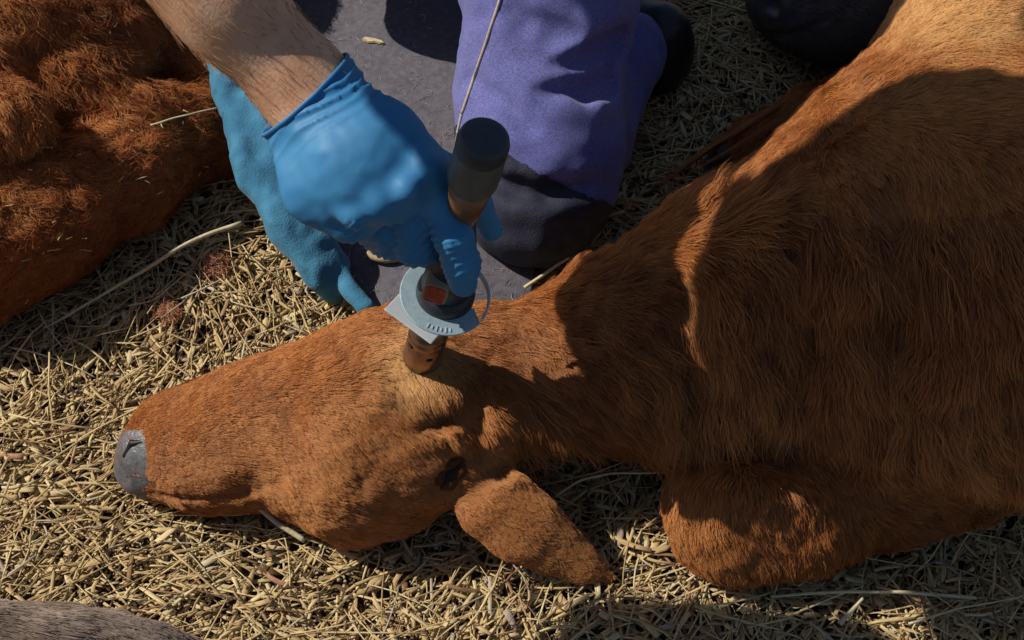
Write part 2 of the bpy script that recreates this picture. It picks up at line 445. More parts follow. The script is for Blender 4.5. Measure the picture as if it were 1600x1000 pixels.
carve = carve_on(cal, [
    ([(752, 560, 10, 1), (744, 600, 17, 1.3), (738, 645, 20, 1.4), (748, 700, 14, 1), (775, 735, 10, 1)], .012),
    ([(655, 664, 6, 1), (690, 652, 13, 1.2), (730, 628, 18, 1.4)], .010),
    ([(684, 758, 9, .6), (700, 740, 12, .6), (714, 722, 9, .6)], .010),
    ([(232, 772, 4, 1), (300, 776, 5, 1), (380, 768, 5, 1), (440, 752, 3, .8)], .006),
    ([(1085, 702, 14, 1), (1200, 706, 14, 1), (1330, 706, 12, 1), (1420, 716, 8, 1)], .025),
    ([(1060, 470, 10, .8), (1085, 580, 14, 1), (1075, 680, 12, 1)], .03),
    ([(1230, 380, 14, .7), (1250, 520, 18, .8), (1230, 640, 12, .7)], .04),
    ([(1400, 330, 14, .7), (1420, 480, 18, .8), (1400, 640, 12, .7)], .04),
    ([(1080, 345, 7, 1), (1180, 300, 8, 1), (1260, 245, 8, 1), (1330, 185, 8, 1)], .015)], floor=.0015)
def bodynoise(v, N):
    X, Y, _ = proj(v); ear = np.clip((X - 735) / 30, 0, 1) * np.clip((Y - 740) / 30, 0, 1) * np.clip((975 - X) / 25, 0, 1) * (Y < 925)
    return (.004 * fbm(v, 14, 21, 3) + .002 * vn(v, 60, 25)) * (1 - .85 * ear) * np.where(X < 700, .75, 1)
cv, cq = sdf(cal, .0042, floor=.0015, noise=bodynoise, carve=carve)
calf = empty('calf', P(1300, 560, 0)[0], 'reddish brown calf lying with its head flat on the sunlit straw under the iron', 'calf')
fastmesh('body', cv, cq, skin_m, calf)
cb = bvh_of(cv, cq)

flow = [(230, 700, .9, .15), (300, 620, .9, -.4), (400, 640, 1, .1), (420, 760, 1, .35), (540, 560, .8, -.5), (560, 690, .7, .5), (560, 800, .8, .45),
        (650, 600, .4, .8), (650, 700, .6, .6), (720, 620, .2, 1), (740, 560, .9, -.2), (780, 650, .3, 1), (700, 770, 1, .2),
        (780, 780, .7, .7), (850, 840, .8, .55), (930, 890, .8, .4),
        (850, 560, .8, .6), (880, 640, .8, .55), (960, 620, .8, .6), (960, 420, .5, -.3), (1000, 430, .6, .6), (1050, 560, .5, .9), (1080, 650, -.1, 1), (1080, 690, -.3, 1),
        (1110, 330, .5, -.5), (1200, 280, .3, -.4), (1180, 400, .2, 1), (1200, 560, -.1, 1), (1350, 400, -.05, 1), (1350, 650, -.05, 1), (1500, 500, -.1, 1), (1450, 250, .3, .9), (1400, 120, .2, -.4), (1550, 120, .9, .3), (1500, 40, .9, -.2),
        (1100, 780, .15, 1), (1150, 860, .2, 1), (1250, 800, .3, .9), (1400, 750, .7, .5), (1200, 200, -.6, .5)]
length = [(230, 700, 3), (240, 760, 3.5), (300, 650, 4.5), (300, 740, 4.5), (430, 650, 6), (500, 750, 8), (560, 640, 7.5), (580, 800, 10), (560, 540, 6), (640, 560, 5), (670, 670, 13), (740, 600, 20), (700, 760, 3), (640, 790, 4), (680, 790, 4), (745, 690, 13),
          (770, 780, 5), (820, 830, 4.5), (880, 865, 4), (930, 895, 3.5), (820, 620, 20), (900, 600, 27), (900, 480, 22), (1000, 560, 30), (980, 400, 14), (1080, 520, 34), (1080, 660, 28), (1110, 350, 12), (1200, 300, 12), (1300, 210, 10),
          (1140, 240, 3), (1200, 205, 3.5), (1270, 175, 4), (1340, 145, 6),
          (1200, 500, 36), (1350, 400, 36), (1350, 600, 38), (1500, 500, 34), (1450, 250, 24), (1400, 80, 8), (1550, 40, 9), (1550, 150, 12), (1090, 800, 9), (1130, 860, 9), (1200, 800, 11), (1400, 750, 15), (1330, 690, 24)]
tint = [(300, 650, .0), (600, 560, .22), (640, 620, .22), (500, 560, .05), (850, 840, .12), (900, 600, 0), (1200, 600, -.05), (1450, 80, .3), (1100, 330, .15), (1200, 500, -.08), (1150, 800, -.02), (430, 740, -.02), (1000, 430, .1)]
coat = hairmat('russet_coat', (.22, .055, .010), (.46, .15, .032), (.66, .29, .085), patch=(.84, .50, .20))
body_holes = [(190, 735, 25), (204, 765, 18), (198, 702, 17), (701, 741, 6), (655, 556, 20)]
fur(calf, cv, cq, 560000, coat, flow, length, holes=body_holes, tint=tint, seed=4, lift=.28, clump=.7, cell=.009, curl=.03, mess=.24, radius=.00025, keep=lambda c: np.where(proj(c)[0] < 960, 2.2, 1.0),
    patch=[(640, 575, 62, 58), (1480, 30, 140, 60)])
def shaggy(c):
    X, Y, _ = proj(c); return (((X > 1060) & (Y > 330) & (Y < 715)) | ((X > 800) & (X < 1070) & (Y > 520) & (Y < 690))).astype(float) + 1e-6
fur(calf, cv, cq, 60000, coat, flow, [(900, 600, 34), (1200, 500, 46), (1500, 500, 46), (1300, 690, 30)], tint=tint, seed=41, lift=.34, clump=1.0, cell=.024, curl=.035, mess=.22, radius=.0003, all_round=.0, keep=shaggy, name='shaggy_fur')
# nose leather, nostril, eye, hoof
CN = vnormals(cv, cq); fc_ = cv[cq].mean(1); fX, fY, _ = proj(fc_)
sel = (fX < 229 + .10 * (fY - 690) + 4 * vn(fc_, 90, 3)) & (fY > 668) & (fY < 800)
uq, iv = np.unique(cq[sel], return_inverse=True); nq = iv.reshape(-1, 4); nv = cv[uq]
bm_ = np.zeros(len(uq)); np.add.at(bm_, nq.ravel(), 1); edge_ = np.clip((bm_ - 2) / 2, 0, 1)
nv = nv + CN[uq] * (.0016 * edge_ - .0006)[:, None] + CN[uq] * (.0004 * vn(nv, 300, 3))[:, None]
no_ = fastmesh('nose', nv, nq, nose_m, calf)
sb_ = no_.modifiers.new('sub', 'SUBSURF'); sb_.levels = 1; sb_.render_levels = 1
h_, n_ = cast(cb, 207, 692)
for (pa, pb, r0_, r1_, dz_) in (((194, 712), (206, 693), .0030, .0040, -.0018), ((206, 693), (224, 690), .0040, .0022, -.0016)):
    ha, na = cast(cb, *pa); hb_, nb_ = cast(cb, *pb)
    v, q_ = sdf([CW([(*(ha + na * dz_), r0_), (*(hb_ + nb_ * dz_), r1_)], .004)], .0008); fastmesh('nostril', v, q_, black_m, calf)
p, nr = cast(cb, 703, 739)
ax_ = RT * .62 + UP * .78; ax_ -= nr * (ax_ @ nr); ax_ /= np.linalg.norm(ax_); pe_ = np.cross(nr, ax_)
ev, eq = sdf([CW([(*(p - nr * .0060 - ax_ * .009), .0055), (*(p - nr * .0042), .0078), (*(p - nr * .0060 + ax_ * .009), .0055)], .01)], .0010)
eye = fastmesh('eye', ev, eq, black_m, calf)
lidc = simple('eyelid_skin', (.07, .024, .009), (.15, .055, .02), scale=200, rough=.85, bump=.4, spec=.2)
for sgn, r_ in ((1, .0048), (-1, .0044)):
    o_ = pe_ * sgn
    lv, lq = sdf([CW([(*(p - ax_ * .017 - nr * .002), .0022), (*(p - ax_ * .007 + o_ * .0056 + nr * .0002), r_), (*(p + ax_ * .007 + o_ * .0056 + nr * .0002), r_), (*(p + ax_ * .017 - nr * .002), .0022)], .005)], .001)
    fastmesh('eyelid', lv, lq, lidc, calf)
hv, hq = sdf([CH([(1112, 256, .018, 13), (1128, 244, .026, 22)], .01)], .0025, floor=.001)
fastmesh('hoof', hv, hq, horn_m, calf)

#==================================================================== LEFT CALF (curly coat)
lc = [CH([(-260, -20, .16, 230), (-60, 90, .13, 150), (100, 60, .105, 140), (190, -100, .11, 150), (170, -320, .12, 180)], .04),
      CH([(120, 140, .11, 90), (170, 190, .09, 70)], .03),
      CH([(0, 190, .16, 62), (-60, 230, .15, 70)], .015), CH([(10, 290, .12, 50), (-60, 320, .12, 60)], .015),
      CH([(-90, 400, .08, 130), (70, 340, .07, 100), (190, 265, .065, 88), (300, 225, .045, 60), (395, 215, .035, 48)], .02),
      CH([(250, 30, .10, 90), (320, 90, .08, 66), (350, 150, .06, 50)], .02), CH([(200, 170, .10, 45), (300, 190, .07, 36), (350, 185, .06, 30)], .02)]
lcarve = [CH([(235, 95, .17, 24), (245, 130, .14, 22)], .02), CH([(58, 160, .24, 10), (64, 230, .19, 14), (70, 300, .16, 10)], .02)]
lv_, lq_ = sdf(lc, .005, floor=.0015, noise=lambda v, N: .006 * fbm(v, 16, 41, 3), carve=lcarve)
calf2 = empty('calf', P(60, 200, 0)[0], 'curly coated brown calf lying behind the gloved arm at the left edge', 'calf')
fastmesh('body', lv_, lq_, skin_m, calf2)
coat2 = hairmat('curly_coat', (.26, .06, .012), (.55, .17, .035), (.74, .33, .10))
flow2 = [(50, 50, .2, 1), (150, 150, -.1, 1), (0, 200, -.6, .8), (0, 350, .3, 1), (100, 350, 1, -.4), (200, 280, 1, -.3), (300, 60, .7, .7), (320, 170, 1, .1), (300, 230, 1, 0), (20, 440, 1, -.2)]
length2 = [(50, 50, 26), (150, 130, 30), (0, 200, 24), (30, 330, 18), (100, 380, 9), (200, 290, 9), (300, 230, 8), (300, 80, 26), (320, 170, 24), (0, 450, 9), (160, 230, 24)]
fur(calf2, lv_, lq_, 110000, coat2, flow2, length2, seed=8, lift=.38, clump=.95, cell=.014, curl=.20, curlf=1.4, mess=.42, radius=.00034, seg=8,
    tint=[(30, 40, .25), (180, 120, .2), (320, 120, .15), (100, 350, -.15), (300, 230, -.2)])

#==================================================================== BLACK CALF
black_hide = simple('black_hide', (.045, .045, .052), (.10, .10, .115), scale=60, rough=.35, bump=.4, bscale=500)
bc = [CH([(1208, 4, .060, 44), (1290, 18, .085, 66), (1370, 6, .10, 80), (1490, -80, .16, 120), (1650, -260, .2, 230), (1900, -380, .25, 260)], .04),
      CH([(1225, 36, .035, 34), (1330, 58, .045, 40), (1420, 20, .07, 50)], .02)]
bv, bq = sdf(bc, .004, floor=.0015, noise=lambda v, N: .002 * fbm(v, 30, 61, 2), carve=carve_on(bc, [([(1199, 6, 13, .8), (1208, 12, 12, .9)], .005), ([(1196, 52, 4, .9), (1230, 54, 5, .9), (1268, 40, 5, .9), (1300, 26, 3, .9)], .004)]))
calf3 = empty('calf', P(1500, -60, 0)[0], 'black calf with its muzzle resting on shaded bedding at the top right', 'calf')
fastmesh('body', bv, bq, black_hide, calf3)
coat3 = hairmat('black_coat', (.02, .018, .02), (.05, .047, .05), (.12, .11, .12))
fur(calf3, bv, bq, 30000, coat3, [(1200, 0, 1, .2), (1400, 20, 1, .2)], [(1190, 10, 2), (1300, 20, 5), (1500, 0, 8)], seed=12, lift=.2, clump=.3, mess=.15, holes=[(1198, 20, 46)])

#==================================================================== GREY CALF (bottom left)
gc = [CH([(-200, 1180, .08, 190), (-20, 1112, .075, 150), (110, 1096, .06, 130), (215, 1085, .045, 98), (290, 1062, .03, 56)], .03), CH([(-200, 1250, .12, 260), (200, 1400, .12, 260)], .05)]
gv, gq = sdf(gc, .004, floor=.0015, noise=lambda v, N: .002 * fbm(v, 25, 71, 2))
calf4 = empty('calf', P(0, 1100, 0)[0], 'dark grey furred calf leg poking into the bottom left corner', 'calf')
fastmesh('body', gv, gq, simple('grey_hide', (.05, .04, .035), (.09, .07, .06), rough=.8), calf4)
coat4 = hairmat('grey_coat', (.12, .09, .075), (.27, .21, .18), (.45, .38, .34))
fur(calf4, gv, gq, 45000, coat4, [(0, 1000, 1, .1), (200, 1000, 1, .4), (100, 1000, .9, .25)], [(0, 980, 12), (250, 1000, 8)], seed=14, lift=.22, clump=.5, mess=.3)

#==================================================================== MAT AND CLOTH
felt_m = simple('grey_felt', (.085, .078, .098), (.16, .15, .175), scale=140, rough=.95, bump=.5, bscale=700, sheen=.1)
def sheet(name, L, Rr, z, m, nu=70, nv=110, wr=.004, thick=.006, parent=None, seed=0, edge=.0):
    def res(pl, n):
        pl = np.array(pl, float); d = np.r_[0, np.cumsum(np.linalg.norm(np.diff(pl[:, :2], axis=0), axis=1))]; t = np.linspace(0, d[-1], n)
        return np.stack([np.interp(t, d, pl[:, i]) for i in range(3)], 1)
    A = res([[*P(a, b, c)[0]] for a, b, c in L], nv); B = res([[*P(a, b, c)[0]] for a, b, c in Rr], nv)
    u = np.linspace(0, 1, nu)[None, :, None]
    G = A[:, None] * (1 - u) + B[:, None] * u
    e = np.minimum(np.minimum(u, 1 - u)[..., 0] * 14, 1)
    G[..., 2] += z(G, u[..., 0]) + wr * fbm(G, 9, seed, 3)
    G[..., 2] -= (1 - e) * edge
    top = G.reshape(-1, 3); bot = top.copy(); bot[:, 2] -= thick
    n = nu * nv; V = np.vstack((top, bot)); Q = []
    i, j = np.meshgrid(np.arange(nv - 1), np.arange(nu - 1), indexing='ij'); k = (i * nu + j).ravel()
    q1 = np.stack((k, k + 1, k + nu + 1, k + nu), 1); q2 = q1[:, ::-1] + n
    bd = [(a, a + 1) for a in range(nu - 1)] + [(a * nu + nu - 1, (a + 1) * nu + nu - 1) for a in range(nv - 1)] + [((nv - 1) * nu + a + 1, (nv - 1) * nu + a) for a in range(nu - 2, -1, -1)] + [((a + 1) * nu, a * nu) for a in range(nv - 2, -1, -1)]
    q3 = np.array([(a, a + n, b + n, b) for a, b in bd])
    return fastmesh(name, V, np.vstack((q1, q2, q3)), m, parent)
matL = [(380, -110, .03), (400, 60, .035), (440, 220, .035), (480, 320, .035), (530, 395, .03), (560, 470, .025), (620, 540, .025)]
matR = [(960, -110, .03), (940, 60, .03), (925, 220, .03), (890, 330, .03), (838, 395, .028), (832, 450, .026), (825, 500, .025)]
mt = sheet('felt_mat', matL, matR, lambda G, u: .012 * np.sin(u * 3.1416), felt_m, wr=.006, thick=.016, seed=5)
tag(mt, 'thick grey felt mat speckled with hairs lying under the gloved hand', 'mat')
mv = np.array([x.co[:] for x in mt.data.vertices]); mq = np.array([list(p_.vertices) for p_ in mt.data.polygons]); mb = bvh_of(mv, mq)

blue_m = simple('blue_suede', (.025, .14, .26), (.06, .25, .40), scale=35, rough=.9, bump=.5, bscale=500, sheen=.15)
blc = [CH([(330, 40, .10, 26), (362, 160, .105, 34), (402, 262, .09, 44), (452, 345, .075, 44), (500, 418, .05, 40), (515, 440, .035, 34)], .015, ((.85, .1, .5), 1.5)),
       CH([(400, 150, .12, 12), (440, 260, .10, 14), (500, 372, .07, 16), (530, 410, .05, 12)], .02),
       CH([(528, 405, .055, 9), (545, 450, .045, 12), (572, 478, .04, 13)], .008)]
blv, blq = sdf(blc, .0024, floor=.012, noise=lambda v, N: .004 * fbm(v * np.array((1, .5, .5)), 40, 81, 2) + .0016 * vn(v, 90, 83),
               carve=[CH([(440, 330, .12, 5), (500, 455, .08, 4)], .01), CH([(526, 420, .08, 5), (540, 475, .06, 4)], .006)])
blo = fastmesh('cloth', blv, blq, blue_m); tag(blo, 'rumpled blue suede cloth along the left edge of the grey mat', 'cloth')

#==================================================================== IRON
def frame_from(a, b):
    z = Vector(b - a).normalized(); x = Vector((1, 0, 0)); x = (x - z * x.dot(z)).normalized(); y = z.cross(x)
    return np.array(x), np.array(y), np.array(z)
hit, _ = cast(cb, 658, 556)
IB = hit - np.array((0, 0, .004)); IT, _s = P(757, 216, IB[2] + .290)
ix, iy, iz = frame_from(IB, IT); IL = np.linalg.norm(IT - IB)
def IA(t, x=0, y=0): return IB + iz * (t * IL) + ix * x + iy * y
def lathe(name, prof, m, parent, c=None, seg=48, sq=1.0, smooth=True, closed=False):
    """prof [(t, r)] round the iron's axis"""
    V = []; Q = []
    for (t, r) in prof:
        for k in range(seg):
            a = k / seg * 6.28318; V.append(IA(t, r * math.cos(a) + (c[0] if c else 0), r * sq * math.sin(a) + (c[1] if c else 0)))
    n = len(prof)
    for i in range(n - 1):
        for k in range(seg): Q.append((i * seg + k, i * seg + (k + 1) % seg, (i + 1) * seg + (k + 1) % seg, (i + 1) * seg + k))
    Q.append(tuple(range(seg))[::-1]); Q.append(tuple(range((n - 1) * seg, n * seg)))
    return mesh(name, V, Q, m, parent, smooth)
def outline(name, pts, t0, t1, m, parent, bev=.0008):
    """polygon in the plane across the axis, extruded along it; pts (x, y)"""
    n = len(pts); V = [IA(t0, *p_) for p_ in pts] + [IA(t1, *p_) for p_ in pts]
    Q = [tuple(range(n))[::-1], tuple(range(n, 2 * n))] + [(k, (k + 1) % n, (k + 1) % n + n, k + n) for k in range(n)]
    o = mesh(name, V, Q, m, parent, False)
    b = o.modifiers.new('bevel', 'BEVEL'); b.width = bev; b.segments = 2
    return o
def tpy(py):
    lo_, hi_ = -.3, 1.6
    for _ in range(40):
        mid = (lo_ + hi_) / 2
        if proj(IA(mid))[1] > py: lo_ = mid
        else: hi_ = mid
    return lo_
iron = empty('dehorning_iron', IB, 'gas dehorning iron with round dark grip, pale shield plate and copper tip', 'iron')
grip_m = simple('grip_rubber', (.075, .088, .085), (.12, .13, .125), scale=90, rough=.5, bump=.15)
cap_m = simple('grip_cap', (.025, .036, .048), (.042, .056, .07), scale=90, rough=.5, bump=.15)
copper_m = simple('heated_copper', (.17, .16, .16), (.48, .30, .20), scale=45, rough=.30, bump=.3, metal=.9)
steel_m = simple('shield_steel', (.26, .37, .43), (.36, .47, .52), scale=160, rough=.5, bump=.15, metal=.1)
edge_m = simple('plate_edge', (.5, .56, .6), (.62, .66, .7), rough=.4, metal=.2, bump=0)
dark_m = simple('dark_plastic', (.014, .02, .03), (.03, .038, .05), scale=90, rough=.45, bump=.1)
orange_m = simple('orange_button', (.36, .05, .018), (.48, .09, .03), scale=150, rough=.55, bump=.3, stretch=(1, 1, .2))
cream_m = simple('cream_rim', (.3, .23, .15), (.4, .32, .22), rough=.5, bump=0)
wood_m = simple('bronzed_neck', (.16, .07, .035), (.34, .2, .12), scale=60, rough=.4, bump=.2, metal=.5)
tT = tpy(500); q = lambda f: f * tT
lathe('tip', [(0, .0135), (q(.03), .0152), (q(.2), .0156), (q(.52), .0150), (q(.54), .0146), (q(.58), .0146), (q(.60), .0154), (q(.66), .0154), (q(.68), .0146), (q(.72), .0146), (q(.74), .0153), (q(.82), .0153), (q(.84), .0140), (q(1.1), .0138)], copper_m, iron)
blk = simple('hole_black', (.004, .003, .003), (.01, .008, .007), rough=.9, bump=0)  # flat near-black discs stand in for the openings
for k, (t, a) in enumerate(((q(.42), -1.35), (q(.55), -2.6), (q(.5), .5), (q(.42), 2.2))):
    d = ix * math.cos(a) + iy * math.sin(a); c0 = IA(t) + d * .0148; u = np.cross(iz, d)
    V = []
    for j in range(2):
        for i in range(20):
            e = i / 20 * 6.283; V.append(c0 + d * (.0009 * j - .0004) + (u * math.cos(e) + iz * math.sin(e)) * (.0029 if j == 0 else .0026))
    mesh('vent_hole', V, [tuple(range(20))[::-1], tuple(range(20, 40))] + [(i, (i + 1) % 20, 20 + (i + 1) % 20, 20 + i) for i in range(20)], blk, iron)
# shield: square plate under a wide crescent ring
tP = tpy(486)
ca, sa = math.cos(-.62), math.sin(-.62)
outline('lower_plate', [(ca * x - sa * y - .004, sa * x + ca * y - .002) for x, y in ((-.027, -.021), (.017, -.021), (.017, .020), (-.027, .020))], tP, tP + .006, edge_m, iron)
ro, ri = .0335, .0275; tS = tpy(462)
cres = [(ro * math.cos(a) + .004, ro * math.sin(a)) for a in np.linspace(R(125), R(322), 40)] + [(.0125 + .0235 * math.cos(a), .0115 + .0235 * math.sin(a)) for a in np.linspace(R(303), R(152), 34)]
outline('shield_plate', cres, tS, tS + .006, steel_m, iron)
ring = [(ro * math.cos(a) + .004, ro * math.sin(a)) for a in np.linspace(R(326), R(470), 26)] + [((ro - .002) * math.cos(a) + .004, (ro - .002) * math.sin(a)) for a in np.linspace(R(470), R(326), 26)]
outline('shield_rim', ring, tS - .004, tS + .016, edge_m, iron)
for k in range(6):
    a = R(246 + k * 6.5); rr = .0292
    c0 = (rr * math.cos(a) + .004, rr * math.sin(a)); d = (math.cos(a), math.sin(a)); e = (-d[1], d[0])
    w_, h_ = .0005, (.0022 if k % 2 == 0 else .0015)
    pts = [(c0[0] + d[0] * i * h_ + e[0] * j * w_, c0[1] + d[1] * i * h_ + e[1] * j * w_) for i, j in ((-1, -1), (-1, 1), (1, 1), (1, -1))]
    outline('embossed_mark', pts, tS + .0055, tS + .0085, edge_m, iron, .0001)
lathe('collar', [(tT - .01, .012), (tP + .01, .017), (tS - .005, .0218), (tS + .02, .0218), (tS + .05, .0190)], dark_m, iron, c=(.004, .001))
lathe('housing', [(tS, .0190), (tpy(428), .0175), (tpy(400), .0155), (tpy(370), .011), (tpy(350), .008)], dark_m, iron, c=(.003, .001))
cam_d_ = CAM - IA(.45); cam_d_ -= iz * (cam_d_ @ iz); cam_d_ /= np.linalg.norm(cam_d_); su = np.cross(iz, cam_d_)
tB = tpy(428); bx_ = -.0035 if (su @ RT) > 0 else .0035
def button(name, w, h, dep, m, t, sx):
    c0 = IA(t) + cam_d_ * dep + su * sx; V = []
    for j in (0, 1):
        for i in range(24):
            e = i / 24 * 6.283; x = abs(math.cos(e)) ** .5 * math.copysign(w, math.cos(e)); y = abs(math.sin(e)) ** .5 * math.copysign(h, math.sin(e))
            V.append(c0 + cam_d_ * (j * .003 - .010 * (1 - j)) + su * x * (1 - .08 * j) + iz * y * (1 - .08 * j))
    return mesh(name, V, [tuple(range(24))[::-1], tuple(range(24, 48))] + [(i, (i + 1) % 24, 24 + (i + 1) % 24, 24 + i) for i in range(24)], m, iron, False)
button('button_rim', .0098, .0130, .0160, cream_m, tB, bx_)
button('button', .0084, .0115, .0172, orange_m, tB, bx_)
for k in range(6):
    c0 = IA(tB) + cam_d_ * .0200 + su * bx_ + iz * (-.008 + k * .0032)
    V = [c0 + su * a * .0065 + iz * b * .0006 + cam_d_ * c_ for c_ in (-.002, .0006) for a, b in ((-1, -1), (1, -1), (1, 1), (-1, 1))]
    mesh('button_ridge', V, [(3, 2, 1, 0), (4, 5, 6, 7), (0, 1, 5, 4), (1, 2, 6, 5), (2, 3, 7, 6), (3, 0, 4, 7)], orange_m, iron, False)
tN = tpy(283)
lathe('neck', [(tpy(400), .0045), (tpy(370), .006), (tpy(345), .0088), (tpy(325), .0118), (tN - .004, .0150)], wood_m, iron)
lathe('grip', [(tN - .01, .0135), (tN - .003, .0155), (tN + .01, .0166), (tN + .04, .0170), (.950, .0166), (.962, .0160)], grip_m, iron)
lathe('grip_cap', [(.955, .0158), (.962, .0168), (.985, .0168), (1.0, .0158), (1.006, .0140), (1.006, .010)], cap_m, iron)

#==================================================================== OPERATOR
skin = simple('forearm_skin', (.50, .24, .14), (.62, .34, .21), scale=26, rough=.5, bump=.3, bscale=220, dist=.0015)
def skinmat():
    m, t, b = nodes_of('skin'); tc = N_(t, 'ShaderNodeTexCoord')
    n = N_(t, 'ShaderNodeTexNoise', Scale=38, Detail=5); n2 = N_(t, 'ShaderNodeTexNoise', Scale=420, Detail=3)
    t.links.new(tc.outputs['Object'], n.inputs['Vector']); t.links.new(tc.outputs['Object'], n2.inputs['Vector'])
    t.links.new(ramp(t, n.outputs[0], [(.3, (.62, .30, .17)), (.5, (.74, .41, .25)), (.72, (.80, .50, .34))]), b.inputs['Base Color'])
    b.inputs['Roughness'].default_value = .48; b.inputs['Subsurface Weight'].default_value = .15; b.inputs['Subsurface Radius'].default_value = (.012, .004, .002)
    b.inputs['Subsurface Scale'].default_value = .5
    bp = N_(t, 'ShaderNodeBump', Strength=.35, Distance=.001); t.links.new(n2.outputs[0], bp.inputs['Height']); t.links.new(bp.outputs[0], b.inputs['Normal'])
    return m
skin = skinmat()
WR = node((480, 140, .415, 68)); FA = node((350, 0, .47, 82))
_d = (FA[0] - WR[0]) / np.linalg.norm(FA[0] - WR[0]); EL = (WR[0] + _d * .27, .046)
PEL = np.array((.0, .50, .30)); CHE = np.array((-.42, .50, .90)); SH = np.array((-.46, .12, .80)); SH2 = np.array((-.44, .68, .96)); HD = np.array((-.66, .40, 1.13))
KN = node((845, 325, .085, 80)); EL2 = np.array((-.36, .82, .68)); HN2 = np.array((-.26, .64, .46))
KN2 = np.array((-.205, .44, .24)); FT2 = np.array((-.20, .76, .06)); HIP2 = np.array((-.10, .62, .32)); FT = P(1000, 60, .07)[0]
op = empty('person', PEL * np.array((1, 1, 0)), 'kneeling person in violet jeans and blue nitrile glove pressing the iron down', 'person')
bodyc = [CW([(*WR[0], WR[1]), (*FA[0], FA[1] * .98), (*EL[0], .045)], .02), CW([(*EL[0], .042), (*SH, .048)], .02),
         CW([(*SH, .05), (-.46, .30, .90, .06), (*CHE, .12), (*SH2, .06)], .05), CW([(*CHE, .13), (-.20, .54, .58, .12), (*(PEL * .5 + HIP2 * .5), .12)], .05),
         CW([(*CHE, .06), (*(CHE * .4 + HD * .6), .055), (*HD, .085)], .03), CW([(*(HD + np.array((-.01, -.06, -.05))), .05)], .04),
         CW([(*(HD + np.array((-.015, -.098, -.02))), .014)], .02),
         CW([(*SH2, .05), (*EL2, .042), (*HN2, .032)], .02), CW([(*HN2, .034), (*(HN2 + np.array((-.07, -.03, -.03))), .03)], .02),
         CW([(*PEL, .10), (*node((842, 140, .14, 1))[0], .045), (*KN[0], .035)], .03), CW([(*KN[0], .03), (*node((900, 210, .08, 1))[0], .028), (*node((975, 88, .075, 1))[0], .028)], .02), CW([(*HIP2, .10), (*KN2, .055), (*FT2, .04)], .03),
         # back of the wrist running into the glove
         CW([(*WR[0], WR[1]), (*node((520, 200, .40, 60))[0], .03)], .02)]
hv_, hq_ = sdf(bodyc, .0048, noise=lambda v, N: .0012 * fbm(v, 22, 91, 2))
fastmesh('body', hv_, hq_, skin, op)
# tendon relief / arm hair
armh = hairmat('arm_hair', (.30, .14, .06), (.5, .28, .13), (.7, .45, .25))
def kp(c):
    X, Y, _ = proj(c); return ((X < 560) & (Y < 190) & (c[:, 2] > .3) & (c[:, 2] < .62)).astype(float) + 1e-9
fur(op, hv_, hq_, 2600, armh, [(300, 0, .7, .7), (450, 100, .9, .5)], [(300, 0, 11), (450, 120, 8)], radius=.00013, lift=.35, clump=.15, mess=.4, seed=20, all_round=0.3, keep=kp, name='arm_hair')

# glove
nit = simple('blue_nitrile', (.030, .19, .44), (.065, .27, .50), scale=14, rough=.56, bump=.22, bscale=170, dist=.0008, spec=.35)
gl_n = (.1, -.62, .78)
gf = (FL, 1.45)
wd0 = (WR[0] - FA[0]) / np.linalg.norm(WR[0] - FA[0])
gc_ = [CW([(*(WR[0] - wd0 * .02), WR[1] * 1.075), (*WR[0], WR[1] * 1.07), (*node((505, 185, .405, 1))[0], .028)], .015),
       CH([(462, 195, .405, 48), (498, 290, .385, 54), (548, 338, .37, 44)], .012, gf),
       CH([(520, 150, .415, 50), (600, 215, .412, 54), (655, 268, .398, 48)], .012, gf),
       CH([(495, 180, .415, 60), (560, 260, .402, 74), (610, 290, .392, 58)], .015, gf), CH([(664, 262, .408, 24)], .010), CH([(636, 298, .402, 22)], .010), CH([(594, 320, .394, 20)], .010), CH([(554, 340, .386, 18)], .010),
       CH([(560, 210, .418, 12), (640, 268, .402, 10)], .012), CH([(520, 240, .415, 11), (600, 312, .392, 9)], .012),
       # index
       CH([(655, 275, .378, 36), (690, 322, .374, 28), (709, 372, .362, 27), (721, 412, .343, 24.5), (724, 442, .327, 22)], .010),
       # middle
       CH([(620, 300, .375, 36), (645, 345, .360, 31), (650, 384, .338, 31), (664, 392, .325, 25)], .006),
       # ring
       CH([(585, 322, .365, 30), (604, 362, .345, 22), (612, 382, .328, 22), (632, 386, .315, 20)], .006),
       # little
       CH([(556, 345, .355, 26), (582, 368, .325, 18), (596, 386, .31, 17)], .006),
       # thumb, round the far side
       CH([(640, 225, .37, 34), (700, 275, .335, 26), (745, 318, .315, 20), (768, 360, .290, 18)], .012)]
fc = [node((722, 380, .33, 1))[0], node((722, 444, .285, 1))[0]]
wdir = (WR[0] - FA[0]) / np.linalg.norm(WR[0] - FA[0])
def glnoise(v, N):
    s = (v - WR[0]) @ wdir
    X, Y, _ = proj(v)
    # cuff folds lie across the wrist, fading down the hand
    cr = (Y - 150) * .86 + (X - 480) * .5
    w = np.clip(1 - np.abs(cr - 22) / 58, 0, 1)
    warp = vn(v, 22, 3) * 16
    f = 1 - np.abs(np.sin((cr + warp * 1.6) * .13 + (X - 480) * .02 + 1.4 * vn(v, 14, 61))) ** .6
    out = (f - .5) * .0040 * w * (.75 + .5 * vn(v, 30, 44)) + .0012 * w * vn(v, 75, 45)
    # finger creases
    w2 = np.clip(1 - (np.abs(Y - 405) / 50) ** 2, 0, 1) * (X > 680)
    out += w2 * .0006 * np.sin(Y * .55 + X * .2 + 3 * vn(v, 60, 6))
    w3 = ((X > 540) & (X < 680) & (Y > 345)); out += w3 * .0007 * np.sin((X + Y) * .42 + 2 * vn(v, 60, 8))
    out += .0010 * fbm(v, 26, 14, 2) + .0005 * vn(v, 120, 15)
    return out
